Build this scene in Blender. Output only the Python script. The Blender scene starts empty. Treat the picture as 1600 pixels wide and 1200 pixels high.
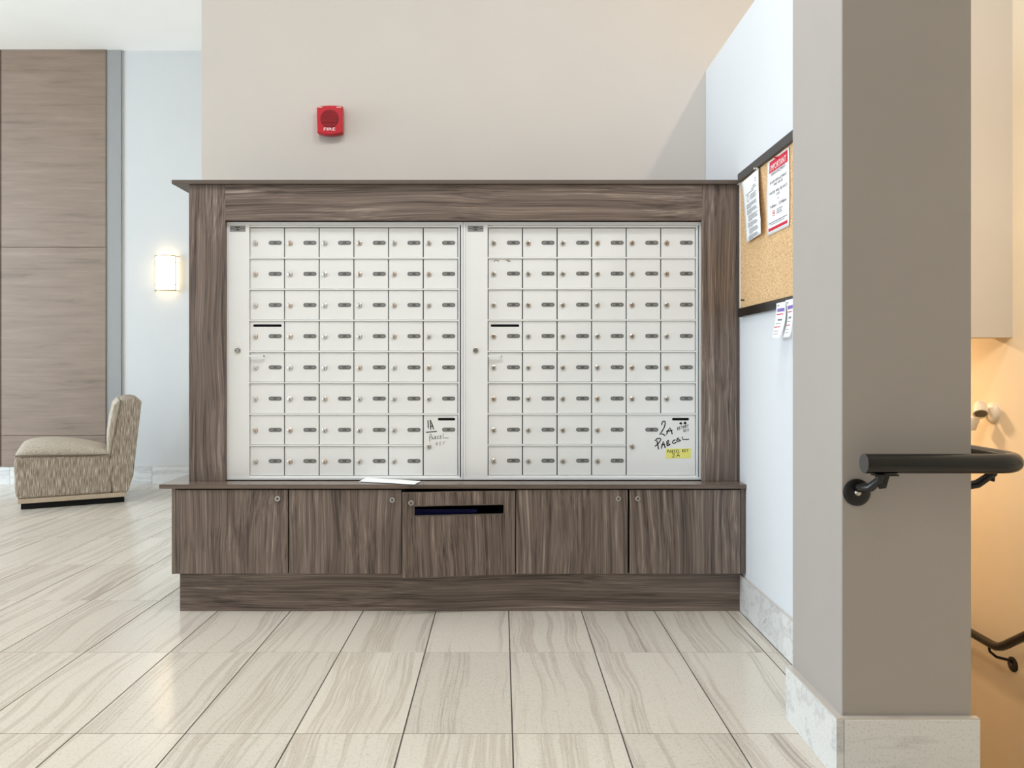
import bpy, bmesh, math, random
from mathutils import Vector, Matrix
random.seed(7)
SC = bpy.context.scene
COL = SC.collection

# ------------------------------------------------------------------ camera
CAM_Z = 1.02
FPX, VPX, VPY = 1200.0, 783.0, 572.0          # focal length and vanishing point in 1600x1200 pixels
cam_d = bpy.data.cameras.new('camera')
cam_d.sensor_width = 36.0
cam_d.lens = 36.0 * FPX / 1600.0
cam_d.shift_x = (800 - VPX) / 1600.0
cam_d.shift_y = -(600 - VPY) / 1600.0
cam_d.clip_start = 0.02
cam = bpy.data.objects.new('camera', cam_d)
cam.location = (0, 0, CAM_Z)
cam.rotation_euler = (math.pi / 2, 0, 0)
COL.objects.link(cam)
SC.camera = cam

# ------------------------------------------------------------------ world, lights, exposure
SC.view_settings.view_transform = 'Standard'
SC.view_settings.look = 'None'
SC.view_settings.gamma = 1.0
SC.view_settings.use_curve_mapping = False
SC.view_settings.exposure = -0.9
wd = bpy.data.worlds.new('daylight_sky'); SC.world = wd; wd.use_nodes = True
bg = wd.node_tree.nodes['Background']
bg.inputs[0].default_value = (0.75, 0.86, 1.0, 1); bg.inputs[1].default_value = 1.0
SC.cycles.max_bounces = 10
SC.cycles.diffuse_bounces = 6
SC.cycles.caustics_reflective = False
SC.cycles.caustics_refractive = False
SC.cycles.sample_clamp_indirect = 6.0

def area_light(name, loc, rot, sx, sy, power, color, shape='RECTANGLE', spread=180):
    d = bpy.data.lights.new(name, 'AREA'); d.shape = shape; d.size = sx
    if shape in ('RECTANGLE', 'ELLIPSE'): d.size_y = sy
    d.energy = power; d.color = color; d.spread = math.radians(spread)
    o = bpy.data.objects.new(name, d); o.location = loc; o.rotation_euler = rot
    COL.objects.link(o); return o
# daylight through the tall windows of the left wall and the entrance glazing behind the camera
area_light('window_daylight', (-8.42, 2.7, 1.75), (0, -math.pi/2, 0), 3.2, 3.6, 780, (0.77, 0.895, 1.0))
area_light('entrance_daylight', (-3.2, -3.5, 1.6), (math.pi/2, 0, 0), 4.0, 2.6, 45, (0.90, 0.95, 1.0))
# recessed ceiling downlights
DOWNLIGHTS = [(-4.3, 1.6, 6), (-2.5, 1.6, 16), (-0.9, 1.6, 44), (0.35, 1.9, 40)]
for (dx, dy, pw) in DOWNLIGHTS:
    area_light('downlight_lamp', (dx, dy, 3.735), (0, 0, 0), 0.22, 0.22, pw, (0.97, 0.98, 1.0), 'DISK')
# warm lamp on the ceiling over the stairwell: shines over the top of the half-height wall
area_light('stairwell_lamp', (1.70, 2.35, 3.735), (0, 0, 0), 0.12, 0.12, 32, (1.0, 0.90, 0.80), 'DISK')
# added warm fill for the soffit, hidden behind the half-height wall
area_light('stair_fill_light', (1.215, 2.95, 1.55), (0, math.pi/2, math.pi), 0.22, 0.14, 19, (1.0, 0.82, 0.62))
# amber lamp on the ceiling of the lower landing
area_light('landing_lamp', (1.75, 4.55, 1.36), (0, 0, 0), 0.18, 0.18, 37, (1.0, 0.68, 0.38), 'DISK')

# ------------------------------------------------------------------ helpers
def px(x, y, D):
    """world point seen at photo pixel (x, y) when it lies at distance D from the camera plane"""
    return Vector(((x - VPX) * D / FPX, D, CAM_Z - (y - VPY) * D / FPX))
def XX(x, D): return (x - VPX) * D / FPX
def ZZ(y, D): return CAM_Z - (y - VPY) * D / FPX

def lin(c):
    def f(v):
        v /= 255.0
        return v / 12.92 if v <= 0.04045 else ((v + 0.055) / 1.055) ** 2.4
    return (f(c[0]), f(c[1]), f(c[2]), 1.0)

class NT:
    def __init__(s, name):
        s.m = bpy.data.materials.new(name); s.m.use_nodes = True
        s.t = s.m.node_tree; s.b = s.t.nodes['Principled BSDF']
    def n(s, typ, **kw):
        nd = s.t.nodes.new(typ)
        for k, v in kw.items():
            if k.startswith('i_'): nd.inputs[k[2:].replace('_', ' ')].default_value = v
            else: setattr(nd, k, v)
        return nd
    def l(s, a, b): s.t.links.new(a, b)
    def ramp(s, fac, stops, interp='LINEAR'):
        r = s.n('ShaderNodeValToRGB'); r.color_ramp.interpolation = interp
        e = r.color_ramp.elements
        while len(e) < len(stops): e.new(0.5)
        for k, (p, c) in enumerate(stops): e[k].position = p; e[k].color = c
        s.l(fac, r.inputs[0]); return r
    def bump(s, h, strength, dist=0.002):
        b = s.n('ShaderNodeBump'); b.inputs['Strength'].default_value = strength; b.inputs['Distance'].default_value = dist
        s.l(h, b.inputs['Height']); s.l(b.outputs[0], s.b.inputs['Normal'])

def plain(name, c, rough=0.5, metal=0.0, var=0.04, scale=30, bump=0.0, spec=None, emit=None):
    t = NT(name); tc = t.n('ShaderNodeTexCoord')
    nz = t.n('ShaderNodeTexNoise'); nz.inputs['Scale'].default_value = scale; nz.inputs['Detail'].default_value = 4
    t.l(tc.outputs['Object'], nz.inputs['Vector'])
    L = lin(c)
    a = tuple(max(0, v * (1 - var)) for v in L[:3]) + (1,); b = tuple(min(1, v * (1 + var)) for v in L[:3]) + (1,)
    r = t.ramp(nz.outputs['Fac'], [(0.3, a), (0.7, b)])
    t.l(r.outputs[0], t.b.inputs['Base Color'])
    t.b.inputs['Roughness'].default_value = rough; t.b.inputs['Metallic'].default_value = metal
    if spec is not None: t.b.inputs['Specular IOR Level'].default_value = spec
    if bump: t.bump(nz.outputs['Fac'], bump)
    if emit:
        t.b.inputs['Emission Color'].default_value = lin(emit[0]); t.b.inputs['Emission Strength'].default_value = emit[1]
    return t.m

def wood(name, axis, stops, across=46.0, along=0.55, rough=0.42):
    """striped laminate, grain along 'z' or 'x' (or 'y')"""
    t = NT(name); tc = t.n('ShaderNodeTexCoord'); oi = t.n('ShaderNodeObjectInfo')
    off = t.n('ShaderNodeVectorMath', operation='SCALE'); off.inputs[0].default_value = (13.7, 5.1, 9.3)
    t.l(oi.outputs['Random'], off.inputs['Scale'])
    add = t.n('ShaderNodeVectorMath', operation='ADD'); t.l(tc.outputs['Object'], add.inputs[0]); t.l(off.outputs[0], add.inputs[1])
    # slow sideways drift of the grain
    m1 = t.n('ShaderNodeMapping'); t.l(add.outputs[0], m1.inputs[0])
    sc = {'z': (3.2, 3.2, 1.5), 'x': (0.9, 4.0, 4.0), 'y': (4.0, 1.3, 4.0)}[axis]
    m1.inputs['Scale'].default_value = sc
    w = t.n('ShaderNodeTexNoise'); w.inputs['Scale'].default_value = 1.0; w.inputs['Detail'].default_value = 1.5
    t.l(m1.outputs[0], w.inputs['Vector'])
    wv = t.n('ShaderNodeVectorMath', operation='MULTIPLY_ADD')
    t.l(w.outputs['Color'], wv.inputs[0]); wv.inputs[1].default_value = (0.075, 0.075, 0.075); t.l(add.outputs[0], wv.inputs[2])
    m2 = t.n('ShaderNodeMapping'); t.l(wv.outputs[0], m2.inputs[0])
    m2.inputs['Scale'].default_value = {'z': (across, across, along), 'x': (along, across, across), 'y': (across, along, across)}[axis]
    n1 = t.n('ShaderNodeTexNoise'); n1.inputs['Scale'].default_value = 1.0; n1.inputs['Detail'].default_value = 5.0; n1.inputs['Roughness'].default_value = 0.72
    t.l(m2.outputs[0], n1.inputs['Vector'])
    m3 = t.n('ShaderNodeMapping'); t.l(wv.outputs[0], m3.inputs[0])
    m3.inputs['Scale'].default_value = {'z': (across*5, across*5, along*5), 'x': (along*5, across*5, across*5), 'y': (across*5, along*5, across*5)}[axis]
    n2 = t.n('ShaderNodeTexNoise'); n2.inputs['Scale'].default_value = 1.0; n2.inputs['Detail'].default_value = 2.0
    t.l(m3.outputs[0], n2.inputs['Vector'])
    mx = t.n('ShaderNodeMath', operation='MULTIPLY_ADD'); t.l(n2.outputs['Fac'], mx.inputs[0]); mx.inputs[1].default_value = 0.55
    sb = t.n('ShaderNodeMath', operation='SUBTRACT'); t.l(n1.outputs['Fac'], sb.inputs[0]); sb.inputs[1].default_value = 0.275
    t.l(sb.outputs[0], mx.inputs[2])
    r = t.ramp(mx.outputs[0], stops)
    t.l(r.outputs[0], t.b.inputs['Base Color'])
    t.b.inputs['Roughness'].default_value = rough
    t.bump(n1.outputs['Fac'], 0.05, 0.001)
    return t.m

def stone(name, base, streak, dark, rough=0.2, axis='y', amount=1.0):
    """porcelain tile with drifting sediment veins, different on every tile"""
    t = NT(name); tc = t.n('ShaderNodeTexCoord'); oi = t.n('ShaderNodeObjectInfo')
    off = t.n('ShaderNodeVectorMath', operation='SCALE'); off.inputs[0].default_value = (37.0, 61.0, 11.0)
    t.l(oi.outputs['Random'], off.inputs['Scale'])
    add = t.n('ShaderNodeVectorMath', operation='ADD'); t.l(tc.outputs['Object'], add.inputs[0]); t.l(off.outputs[0], add.inputs[1])
    m1 = t.n('ShaderNodeMapping'); t.l(add.outputs[0], m1.inputs[0]); m1.inputs['Scale'].default_value = (2.0, 1.5, 2.0)
    w = t.n('ShaderNodeTexNoise'); w.inputs['Scale'].default_value = 1.0; w.inputs['Detail'].default_value = 2
    t.l(m1.outputs[0], w.inputs['Vector'])
    wv = t.n('ShaderNodeVectorMath', operation='MULTIPLY_ADD')
    t.l(w.outputs['Color'], wv.inputs[0]); wv.inputs[1].default_value = (0.11, 0.1, 0.11); t.l(add.outputs[0], wv.inputs[2])
    m2 = t.n('ShaderNodeMapping'); t.l(wv.outputs[0], m2.inputs[0])
    m2.inputs['Scale'].default_value = {'y': (15, 0.28, 2), 'x': (0.9, 11, 11)}[axis]
    n1 = t.n('ShaderNodeTexNoise'); n1.inputs['Scale'].default_value = 1.0; n1.inputs['Detail'].default_value = 7; n1.inputs['Roughness'].default_value = 0.66
    t.l(m2.outputs[0], n1.inputs['Vector'])
    r = t.ramp(n1.outputs['Fac'], [(0.30, lin(streak)), (0.37, lin(base)), (0.50, lin(base)), (0.56, lin(streak)), (0.60, lin(base)), (0.655, lin(streak)), (0.70, lin(dark))])
    n3 = t.n('ShaderNodeTexNoise'); n3.inputs['Scale'].default_value = 160; n3.inputs['Detail'].default_value = 2
    t.l(add.outputs[0], n3.inputs['Vector'])
    sp = t.ramp(n3.outputs['Fac'], [(0.30, (0.80, 0.78, 0.75, 1)), (0.46, (1, 1, 1, 1))])
    mx = t.n('ShaderNodeMix', data_type='RGBA', blend_type='MULTIPLY'); mx.inputs[0].default_value = 0.75
    t.l(r.outputs[0], mx.inputs[6]); t.l(sp.outputs[0], mx.inputs[7])
    # one overall shade per tile
    hs = t.n('ShaderNodeHueSaturation'); t.l(mx.outputs[2], hs.inputs['Color'])
    mr = t.n('ShaderNodeMapRange'); t.l(oi.outputs['Random'], mr.inputs[0]); mr.inputs[3].default_value = 0.93; mr.inputs[4].default_value = 1.06
    t.l(mr.outputs[0], hs.inputs['Value'])
    t.l(hs.outputs[0], t.b.inputs['Base Color'])
    t.b.inputs['Roughness'].default_value = rough
    return t.m

def tweed(name, a, b, c):
    t = NT(name); tc = t.n('ShaderNodeTexCoord')
    m = t.n('ShaderNodeMapping'); t.l(tc.outputs['Object'], m.inputs[0]); m.inputs['Scale'].default_value = (210, 210, 14)
    n1 = t.n('ShaderNodeTexNoise'); n1.inputs['Scale'].default_value = 1; n1.inputs['Detail'].default_value = 3
    t.l(m.outputs[0], n1.inputs['Vector'])
    r = t.ramp(n1.outputs['Fac'], [(0.32, lin(a)), (0.52, lin(b)), (0.7, lin(c))])
    t.l(r.outputs[0], t.b.inputs['Base Color']); t.b.inputs['Roughness'].default_value = 0.95
    t.b.inputs['Specular IOR Level'].default_value = 0.1
    t.bump(n1.outputs['Fac'], 0.4, 0.003)
    return t.m

M = {}
M['paint_beige'] = plain('paint_beige', (209, 203, 196), 0.75, var=0.012, scale=3)
M['paint_white'] = plain('paint_white', (222, 226, 230), 0.7, var=0.01, scale=3)
M['paint_offwhite'] = plain('paint_offwhite', (206, 207, 207), 0.7, var=0.01, scale=3)
M['paint_ceiling'] = plain('paint_ceiling', (248, 247, 244), 0.8, var=0.01, scale=3)
M['paint_greige'] = plain('paint_greige', (171, 164, 158), 0.7, var=0.015, scale=4)
M['paint_grey'] = plain('paint_grey', (150, 151, 150), 0.7, var=0.015, scale=4)
M['paint_stair'] = plain('paint_stair', (226, 214, 192), 0.7, var=0.015, scale=4)
WS = [(0.28, lin((58, 47, 41))), (0.40, lin((92, 78, 69))), (0.50, lin((112, 97, 87))), (0.60, lin((128, 112, 101))), (0.74, lin((166, 151, 138)))]
M['wood_v'] = wood('laminate_vertical', 'z', WS)
M['wood_h'] = wood('laminate_horizontal', 'x', WS, along=0.45)
M['wood_top'] = wood('laminate_worktop', 'x', [(0.3, lin((92, 78, 68))), (0.7, lin((120, 104, 92)))], along=0.8, rough=0.22)
M['wood_edge'] = plain('laminate_edge', (98, 86, 77), 0.45, var=0.05, scale=20)
M['cab_inside'] = plain('cabinet_inside', (30, 28, 27), 0.8)
M['tile'] = stone('floor_tile', (220, 212, 199), (199, 188, 174), (172, 160, 147), 0.19)
M['tile_base'] = stone('baseboard_tile', (226, 227, 226), (202, 203, 203), (172, 173, 173), 0.3, 'x')
M['grout'] = plain('grout', (92, 85, 79), 0.9)
M['metal_trim'] = plain('pale_trim', (214, 208, 200), 0.35, 0.3, var=0.02)
M['alu'] = plain('painted_aluminium', (240, 241, 239), 0.38, 0.0, var=0.012, scale=8)
M['alu_frame'] = plain('anodised_frame', (236, 238, 239), 0.3, 0.0, var=0.015, scale=8)
M['dark_gap'] = plain('dark_gap', (58, 58, 56), 0.8)
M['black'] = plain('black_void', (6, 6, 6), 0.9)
M['plate'] = plain('number_plate_grey', (112, 112, 110), 0.4, 0.2)
M['digit'] = plain('digit_dark', (62, 62, 62), 0.6)
M['digit_light'] = plain('plate_print', (146, 146, 143), 0.5)
M['nickel'] = plain('nickel', (206, 200, 190), 0.25, 0.9)
M['brass'] = plain('brass_nickel', (206, 188, 170), 0.28, 0.9)
M['keyhole'] = plain('keyhole', (28, 24, 20), 0.7)
M['ink'] = plain('marker_ink', (22, 22, 26), 0.6)
M['ink_faded'] = plain('faded_marker_ink', (112, 112, 112), 0.7)
M['ink_faint'] = plain('faint_marker_ink', (176, 175, 170), 0.7)
M['ink_grey'] = plain('print_grey', (120, 126, 134), 0.8)
M['ink_dark'] = plain('print_dark', (62, 66, 74), 0.8)
M['ink_red'] = plain('print_red', (205, 40, 62), 0.7)
M['ink_purple'] = plain('print_purple', (132, 112, 190), 0.7)
M['paper'] = plain('white_paper', (244, 245, 246), 0.8, var=0.01)
M['sticky'] = plain('yellow_sticky_paper', (240, 236, 130), 0.8, var=0.02)
M['red'] = plain('alarm_red', (196, 22, 40), 0.32, var=0.03)
M['red_dark'] = plain('alarm_grille', (60, 14, 18), 0.5)
M['rail'] = plain('black_powder_coat', (13, 13, 14), 0.2, 0.0, var=0.05)
M['rail_frame'] = plain('board_rail_charcoal', (66, 64, 64), 0.45)
M['rubber'] = plain('black_disc', (12, 13, 13), 0.35)
M['lampwhite'] = plain('emergency_lamp_plastic', (236, 228, 214), 0.45)
M['lens'] = plain('lamp_lens', (84, 76, 64), 0.12)
M['fabric'] = tweed('tweed_upholstery', (116, 102, 90), (163, 150, 135), (218, 208, 194))
M['fabric_top'] = tweed('tweed_upholstery_light', (160, 146, 130), (190, 178, 163), (216, 206, 192))
M['plinth'] = plain('pale_wood_plinth', (190, 172, 150), 0.5, var=0.06)
M['pipe'] = plain('piping', (120, 106, 92), 0.9)
M['blue'] = plain('blue_plastic', (14, 14, 96), 0.4)
M['bronze'] = plain('sconce_frame_metal', (150, 138, 112), 0.35, 0.7)
M['opal'] = plain('opal_glass', (255, 244, 224), 0.4, var=0.0, emit=((255, 222, 168), 9.0))
M['lamp_on'] = plain('downlight_lens', (255, 248, 236), 0.4, var=0.0, emit=((255, 240, 220), 6.0))
M['step'] = plain('stair_tread', (150, 140, 126), 0.6)
# cork
t = NT('cork'); tc = t.n('ShaderNodeTexCoord')
v = t.n('ShaderNodeTexNoise'); v.inputs['Scale'].default_value = 210; v.inputs['Detail'].default_value = 3; t.l(tc.outputs['Object'], v.inputs['Vector'])
r = t.ramp(v.outputs['Fac'], [(0.30, lin((176, 134, 92))), (0.48, lin((216, 178, 130))), (0.68, lin((236, 204, 160)))])
t.l(r.outputs[0], t.b.inputs['Base Color']); t.b.inputs['Roughness'].default_value = 0.95; t.bump(v.outputs['Fac'], 0.3, 0.002)
M['cork'] = t.m
# brown wood-look slabs
t = NT('brown_slab'); tc = t.n('ShaderNodeTexCoord')
m1 = t.n('ShaderNodeMapping'); t.l(tc.outputs['Object'], m1.inputs[0]); m1.inputs['Scale'].default_value = (0.8, 1, 9)
n1 = t.n('ShaderNodeTexNoise'); n1.inputs['Scale'].default_value = 2.2; n1.inputs['Detail'].default_value = 7; n1.inputs['Roughness'].default_value = 0.62
n1.inputs['Distortion'].default_value = 0.25; t.l(m1.outputs[0], n1.inputs['Vector'])
r = t.ramp(n1.outputs['Fac'], [(0.22, lin((106, 89, 77))), (0.42, lin((132, 114, 99))), (0.6, lin((141, 122, 107))), (0.8, lin((150, 133, 119)))])
t.l(r.outputs[0], t.b.inputs['Base Color']); t.b.inputs['Roughness'].default_value = 0.5
M['slab'] = t.m
# tile look for the floor outside the laid pieces
t = NT('floor_far_tiles'); tc = t.n('ShaderNodeTexCoord')
br = t.n('ShaderNodeTexBrick'); br.offset = 0.0; br.inputs['Scale'].default_value = 1.0
br.inputs['Brick Width'].default_value = 0.303; br.inputs['Row Height'].default_value = 0.606; br.inputs['Mortar Size'].default_value = 0.002
br.inputs['Color1'].default_value = lin((212, 204, 191)); br.inputs['Color2'].default_value = lin((200, 190, 177)); br.inputs['Mortar'].default_value = lin((120, 112, 104))
t.l(tc.outputs['Object'], br.inputs['Vector']); t.l(br.outputs['Color'], t.b.inputs['Base Color']); t.b.inputs['Roughness'].default_value = 0.2
M['floor_far'] = t.m

class MB:
    """collects geometry in world (or thing-local) coordinates; build() links ONE mesh object"""
    def __init__(s): s.v = []; s.f = []; s.mi = []; s.cur = 0
    def quad(s, *p):
        n = len(s.v); s.v += [tuple(q) for q in p]; s.f.append(tuple(range(n, n + len(p)))); s.mi.append(s.cur); return s
    def add(s, vs, fs):
        n = len(s.v); s.v += [tuple(q) for q in vs]
        for f in fs: s.f.append(tuple(i + n for i in f)); s.mi.append(s.cur)
        return s
    def box(s, x0, x1, y0, y1, z0, z1):
        vs = [(x0, y0, z0), (x1, y0, z0), (x1, y1, z0), (x0, y1, z0), (x0, y0, z1), (x1, y0, z1), (x1, y1, z1), (x0, y1, z1)]
        return s.add(vs, [(0, 3, 2, 1), (4, 5, 6, 7), (0, 1, 5, 4), (1, 2, 6, 5), (2, 3, 7, 6), (3, 0, 4, 7)])
    def prism(s, pts, vec):
        """closed polygon pts (3-D, planar) swept along vec"""
        n = len(pts); vec = Vector(vec)
        a = [Vector(p) for p in pts]; b = [p + vec for p in a]
        fs = [tuple(range(n)), tuple(range(2*n - 1, n - 1, -1))]
        for i in range(n):
            j = (i + 1) % n; fs.append((j, i, n + i, n + j))
        return s.add(a + b, fs)
    def ring(s, outer, inner, vec):
        """frame between two loops of equal count, swept along vec"""
        n = len(outer); vec = Vector(vec)
        o = [Vector(p) for p in outer]; i_ = [Vector(p) for p in inner]
        vs = o + i_ + [p + vec for p in o] + [p + vec for p in i_]
        fs = []
        for k in range(n):
            j = (k + 1) % n
            fs += [(k, j, n + j, n + k), (2*n + j, 2*n + k, 3*n + k, 3*n + j), (k, 2*n + k, 2*n + j, j), (n + j, 3*n + j, 3*n + k, n + k)]
        return s.add(vs, fs)
    def tube(s, pts, r, n=12, caps=True):
        pts = [Vector(p) for p in pts]; rs = r if isinstance(r, (list, tuple)) else [r] * len(pts)
        base = len(s.v); up = None; rings = []
        for k, p in enumerate(pts):
            d = (pts[min(k + 1, len(pts) - 1)] - pts[max(k - 1, 0)]).normalized()
            if up is None:
                up = Vector((0, 0, 1)) if abs(d.z) < 0.9 else Vector((1, 0, 0))
            a = (up - d * up.dot(d)).normalized(); b = d.cross(a); up = a
            rings.append([p + (a * math.cos(2*math.pi*i/n) + b * math.sin(2*math.pi*i/n)) * rs[k] for i in range(n)])
        vs = [q for rg in rings for q in rg]; fs = []
        for k in range(len(pts) - 1):
            for i in range(n):
                j = (i + 1) % n; fs.append((k*n + i, k*n + j, (k + 1)*n + j, (k + 1)*n + i))
        if caps:
            fs.append(tuple(range(n - 1, -1, -1))); fs.append(tuple((len(pts) - 1)*n + i for i in range(n)))
        return s.add(vs, fs)
    def build(s, name, mats, parent=None, bevel=0.0, smooth=False, seg=2):
        if not isinstance(mats, (list, tuple)): mats = [mats]
        me = bpy.data.meshes.new(name)
        off = ORG.get(parent.name, Vector((0, 0, 0))) if parent else Vector((0, 0, 0))
        me.from_pydata([tuple(Vector(p) - off) for p in s.v], [], s.f)
        for m in mats: me.materials.append(m)
        me.polygons.foreach_set('material_index', s.mi)
        bm = bmesh.new(); bm.from_mesh(me); bmesh.ops.recalc_face_normals(bm, faces=bm.faces); bm.to_mesh(me); bm.free()
        if smooth:
            me.polygons.foreach_set('use_smooth', [True] * len(me.polygons))
            try: me.set_sharp_from_angle(angle=math.radians(40))
            except Exception: pass
        me.update()
        o = bpy.data.objects.new(name, me); COL.objects.link(o)
        if parent: o.parent = parent; ORG[o.name] = off
        if bevel:
            b = o.modifiers.new('bevel', 'BEVEL'); b.width = bevel; b.segments = seg; b.limit_method = 'ANGLE'; b.angle_limit = math.radians(35)
        return o
ORG = {}
def tag(o, label=None, cat=None, group=None, kind=None):
    if label: o['label'] = label
    if cat: o['category'] = cat
    if group: o['group'] = group
    if kind: o['kind'] = kind
    return o
def empty(name, loc, label=None, cat=None, group=None, kind=None, rz=0, local=False):
    o = bpy.data.objects.new(name, None); o.empty_display_size = 0.1
    o.location = loc; o.rotation_euler = (0, 0, rz); COL.objects.link(o)
    ORG[o.name] = Vector((0, 0, 0)) if local else Vector(loc)
    return tag(o, label, cat, group, kind)
def struct(name, mb, mat, bevel=0.0):
    return tag(mb.build(name, mat, bevel=bevel), kind='structure')
def place(name, me, parent, loc):
    """object that shares mesh data; loc in the parent's coordinates"""
    o = bpy.data.objects.new(name, me); o.location = loc; COL.objects.link(o); o.parent = parent
    ORG[o.name] = Vector((0, 0, 0)); return o
def circle(c, r, n, u, v):
    c = Vector(c); u = Vector(u); v = Vector(v)
    return [c + (u * math.cos(2*math.pi*k/n) + v * math.sin(2*math.pi*k/n)) * r for k in range(n)]
def stadium(cx, cz, w, h, n=6):
    """rounded slot outline in x, z"""
    r = h / 2; pts = []
    for k in range(n + 1):
        a = -math.pi/2 + math.pi*k/n; pts.append((cx + w/2 - r + r*math.cos(a), cz + r*math.sin(a)))
    for k in range(n + 1):
        a = math.pi/2 + math.pi*k/n; pts.append((cx - w/2 + r + r*math.cos(a), cz + r*math.sin(a)))
    return pts
def plate_with_hole(outer, hole, y0, y1):
    """solid board in the x-z plane, from y0 (front) to y1, with one opening; returns verts, faces"""
    bm = bmesh.new()
    def loop(p):
        vs = [bm.verts.new((x, y0, z)) for x, z in p]
        return [bm.edges.new((vs[i], vs[(i + 1) % len(vs)])) for i in range(len(vs))]
    ed = loop(outer) + loop(hole)
    res = bmesh.ops.triangle_fill(bm, use_beauty=True, use_dissolve=False, edges=ed)
    ext = bmesh.ops.extrude_face_region(bm, geom=[g for g in res['geom'] if isinstance(g, bmesh.types.BMFace)])
    for g in ext['geom']:
        if isinstance(g, bmesh.types.BMVert): g.co.y = y1
    bmesh.ops.recalc_face_normals(bm, faces=bm.faces)
    bm.verts.index_update()
    vs = [tuple(v.co) for v in bm.verts]; fs = [tuple(v.index for v in f.verts) for f in bm.faces]
    bm.free(); return vs, fs

# lettering: flat glyph outlines from the built-in font
_TX = {}
def text2d(s, size=1.0):
    """list of 2-D verts and faces of a printed string, centred on x, baseline at 0, cap height about 0.7 * size"""
    if s not in _TX:
        cu = bpy.data.curves.new('lettering', 'FONT'); cu.body = s; cu.align_x = 'CENTER'; cu.resolution_u = 2; cu.fill_mode = 'FRONT'
        ob = bpy.data.objects.new('lettering_tmp', cu); COL.objects.link(ob)
        dg = bpy.context.evaluated_depsgraph_get(); dg.update()
        me = bpy.data.meshes.new_from_object(ob.evaluated_get(dg))
        _TX[s] = ([(v.co.x, v.co.y) for v in me.vertices], [tuple(p.vertices) for p in me.polygons])
        bpy.data.objects.remove(ob); bpy.data.curves.remove(cu); bpy.data.meshes.remove(me)
    vs, fs = _TX[s]
    return [(x * size, y * size) for x, y in vs], fs
def put_text(mb, s, size, fn, cx=0, cy=0, width=None):
    vs, fs = text2d(s, size)
    if width:
        w = max(x for x, y in vs) - min(x for x, y in vs)
        k = width / w if w else 1; vs = [(x * k, y) for x, y in vs]
    mb.add([fn(cx + x, cy + y) for x, y in vs], fs)

# hand lettering: strokes in a unit cell (x right, y up)
HAND = {
 'P': [[(.1, 0), (.14, 1), (.6, .95), (.62, .6), (.15, .5)]], 'A': [[(0, 0), (.35, 1), (.65, 0)], [(.12, .38), (.6, .42)]],
 'R': [[(.1, 0), (.12, 1), (.6, .9), (.55, .6), (.15, .5), (.65, 0)]], 'C': [[(.62, .85), (.3, .95), (.08, .5), (.3, .05), (.65, .15)]],
 'E': [[(.6, .95), (.12, 1), (.1, 0), (.62, .05)], [(.1, .5), (.5, .52)]], 'L': [[(.1, 1), (.1, .02), (.62, .05)]],
 'K': [[(.1, 0), (.12, 1)], [(.6, .95), (.14, .48), (.65, 0)]], 'Y': [[(.05, 1), (.32, .5), (.62, 1)], [(.32, .5), (.3, 0)]],
 'T': [[(0, .95), (.65, 1)], [(.32, .97), (.3, 0)]], 'U': [[(.1, 1), (.1, .2), (.32, 0), (.55, .2), (.6, 1)]],
 'N': [[(.1, 0), (.12, 1), (.55, .05), (.6, 1)]], '2': [[(.08, .75), (.25, 1), (.55, .9), (.5, .55), (.05, .02), (.65, .05)]], '1': [[(.3, 1), (.3, 0)]],
}
def hand_strokes(s, x, y, cw, ch, slope=0.0):
    """strokes for a hand-written string in photo pixels; (x, y) is the lower left of the first letter"""
    out = []
    for k, c in enumerate(s):
        for st in HAND.get(c, []):
            out.append([(x + (k + a) * cw, y - b * ch + slope * (k + a) * cw) for a, b in st])
    return out
def ribbon(mb, pts, hw):
    """pen stroke: pts are (x, z) on a plane given by fn; hw half width"""
    n = len(pts); L = []; R = []
    for k in range(n):
        a = Vector(pts[max(k - 1, 0)]); b = Vector(pts[min(k + 1, n - 1)]); d = (b - a)
        d = d.normalized() if d.length > 1e-9 else Vector((1, 0)); nn = Vector((-d.y, d.x)) * hw
        p = Vector(pts[k]); L.append(p + nn); R.append(p - nn)
    return L, R
def write(name, strokes, D, hw_px, mat, parent, y):
    """marker strokes as thin ink on a vertical surface at depth y"""
    mb = MB()
    for st in strokes:
        L, R = ribbon(mb, [(XX(a, D), ZZ(b, D)) for a, b in st], hw_px * D / FPX)
        vs = [(p.x, y, p.y) for p in L] + [(p.x, y, p.y) for p in R]; n = len(L)
        mb.add(vs, [(i, i + 1, n + i + 1, n + i) for i in range(n - 1)])
    o = mb.build(name, mat, parent); o['kind'] = 'stuff'; return o

# ================================================================== the setting
YB, YF, ZC = 3.77, 6.65, 3.75           # back wall, far wall, ceiling
XW = 1.004                              # face of the half-height wall beside the stairs
CX0, CX1, CY0, CY1 = 0.8446, 1.167, 1.905, 2.227   # square column
XS = 2.51                               # stairwell outer wall
TW, TL, TX0, TY0 = 0.303, 0.606, 0.0314, 2.738     # tile size and one grid corner
GX0, GY0, GY1 = TX0 - 16 * TW, TY0 - 4 * TL, YF

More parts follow.
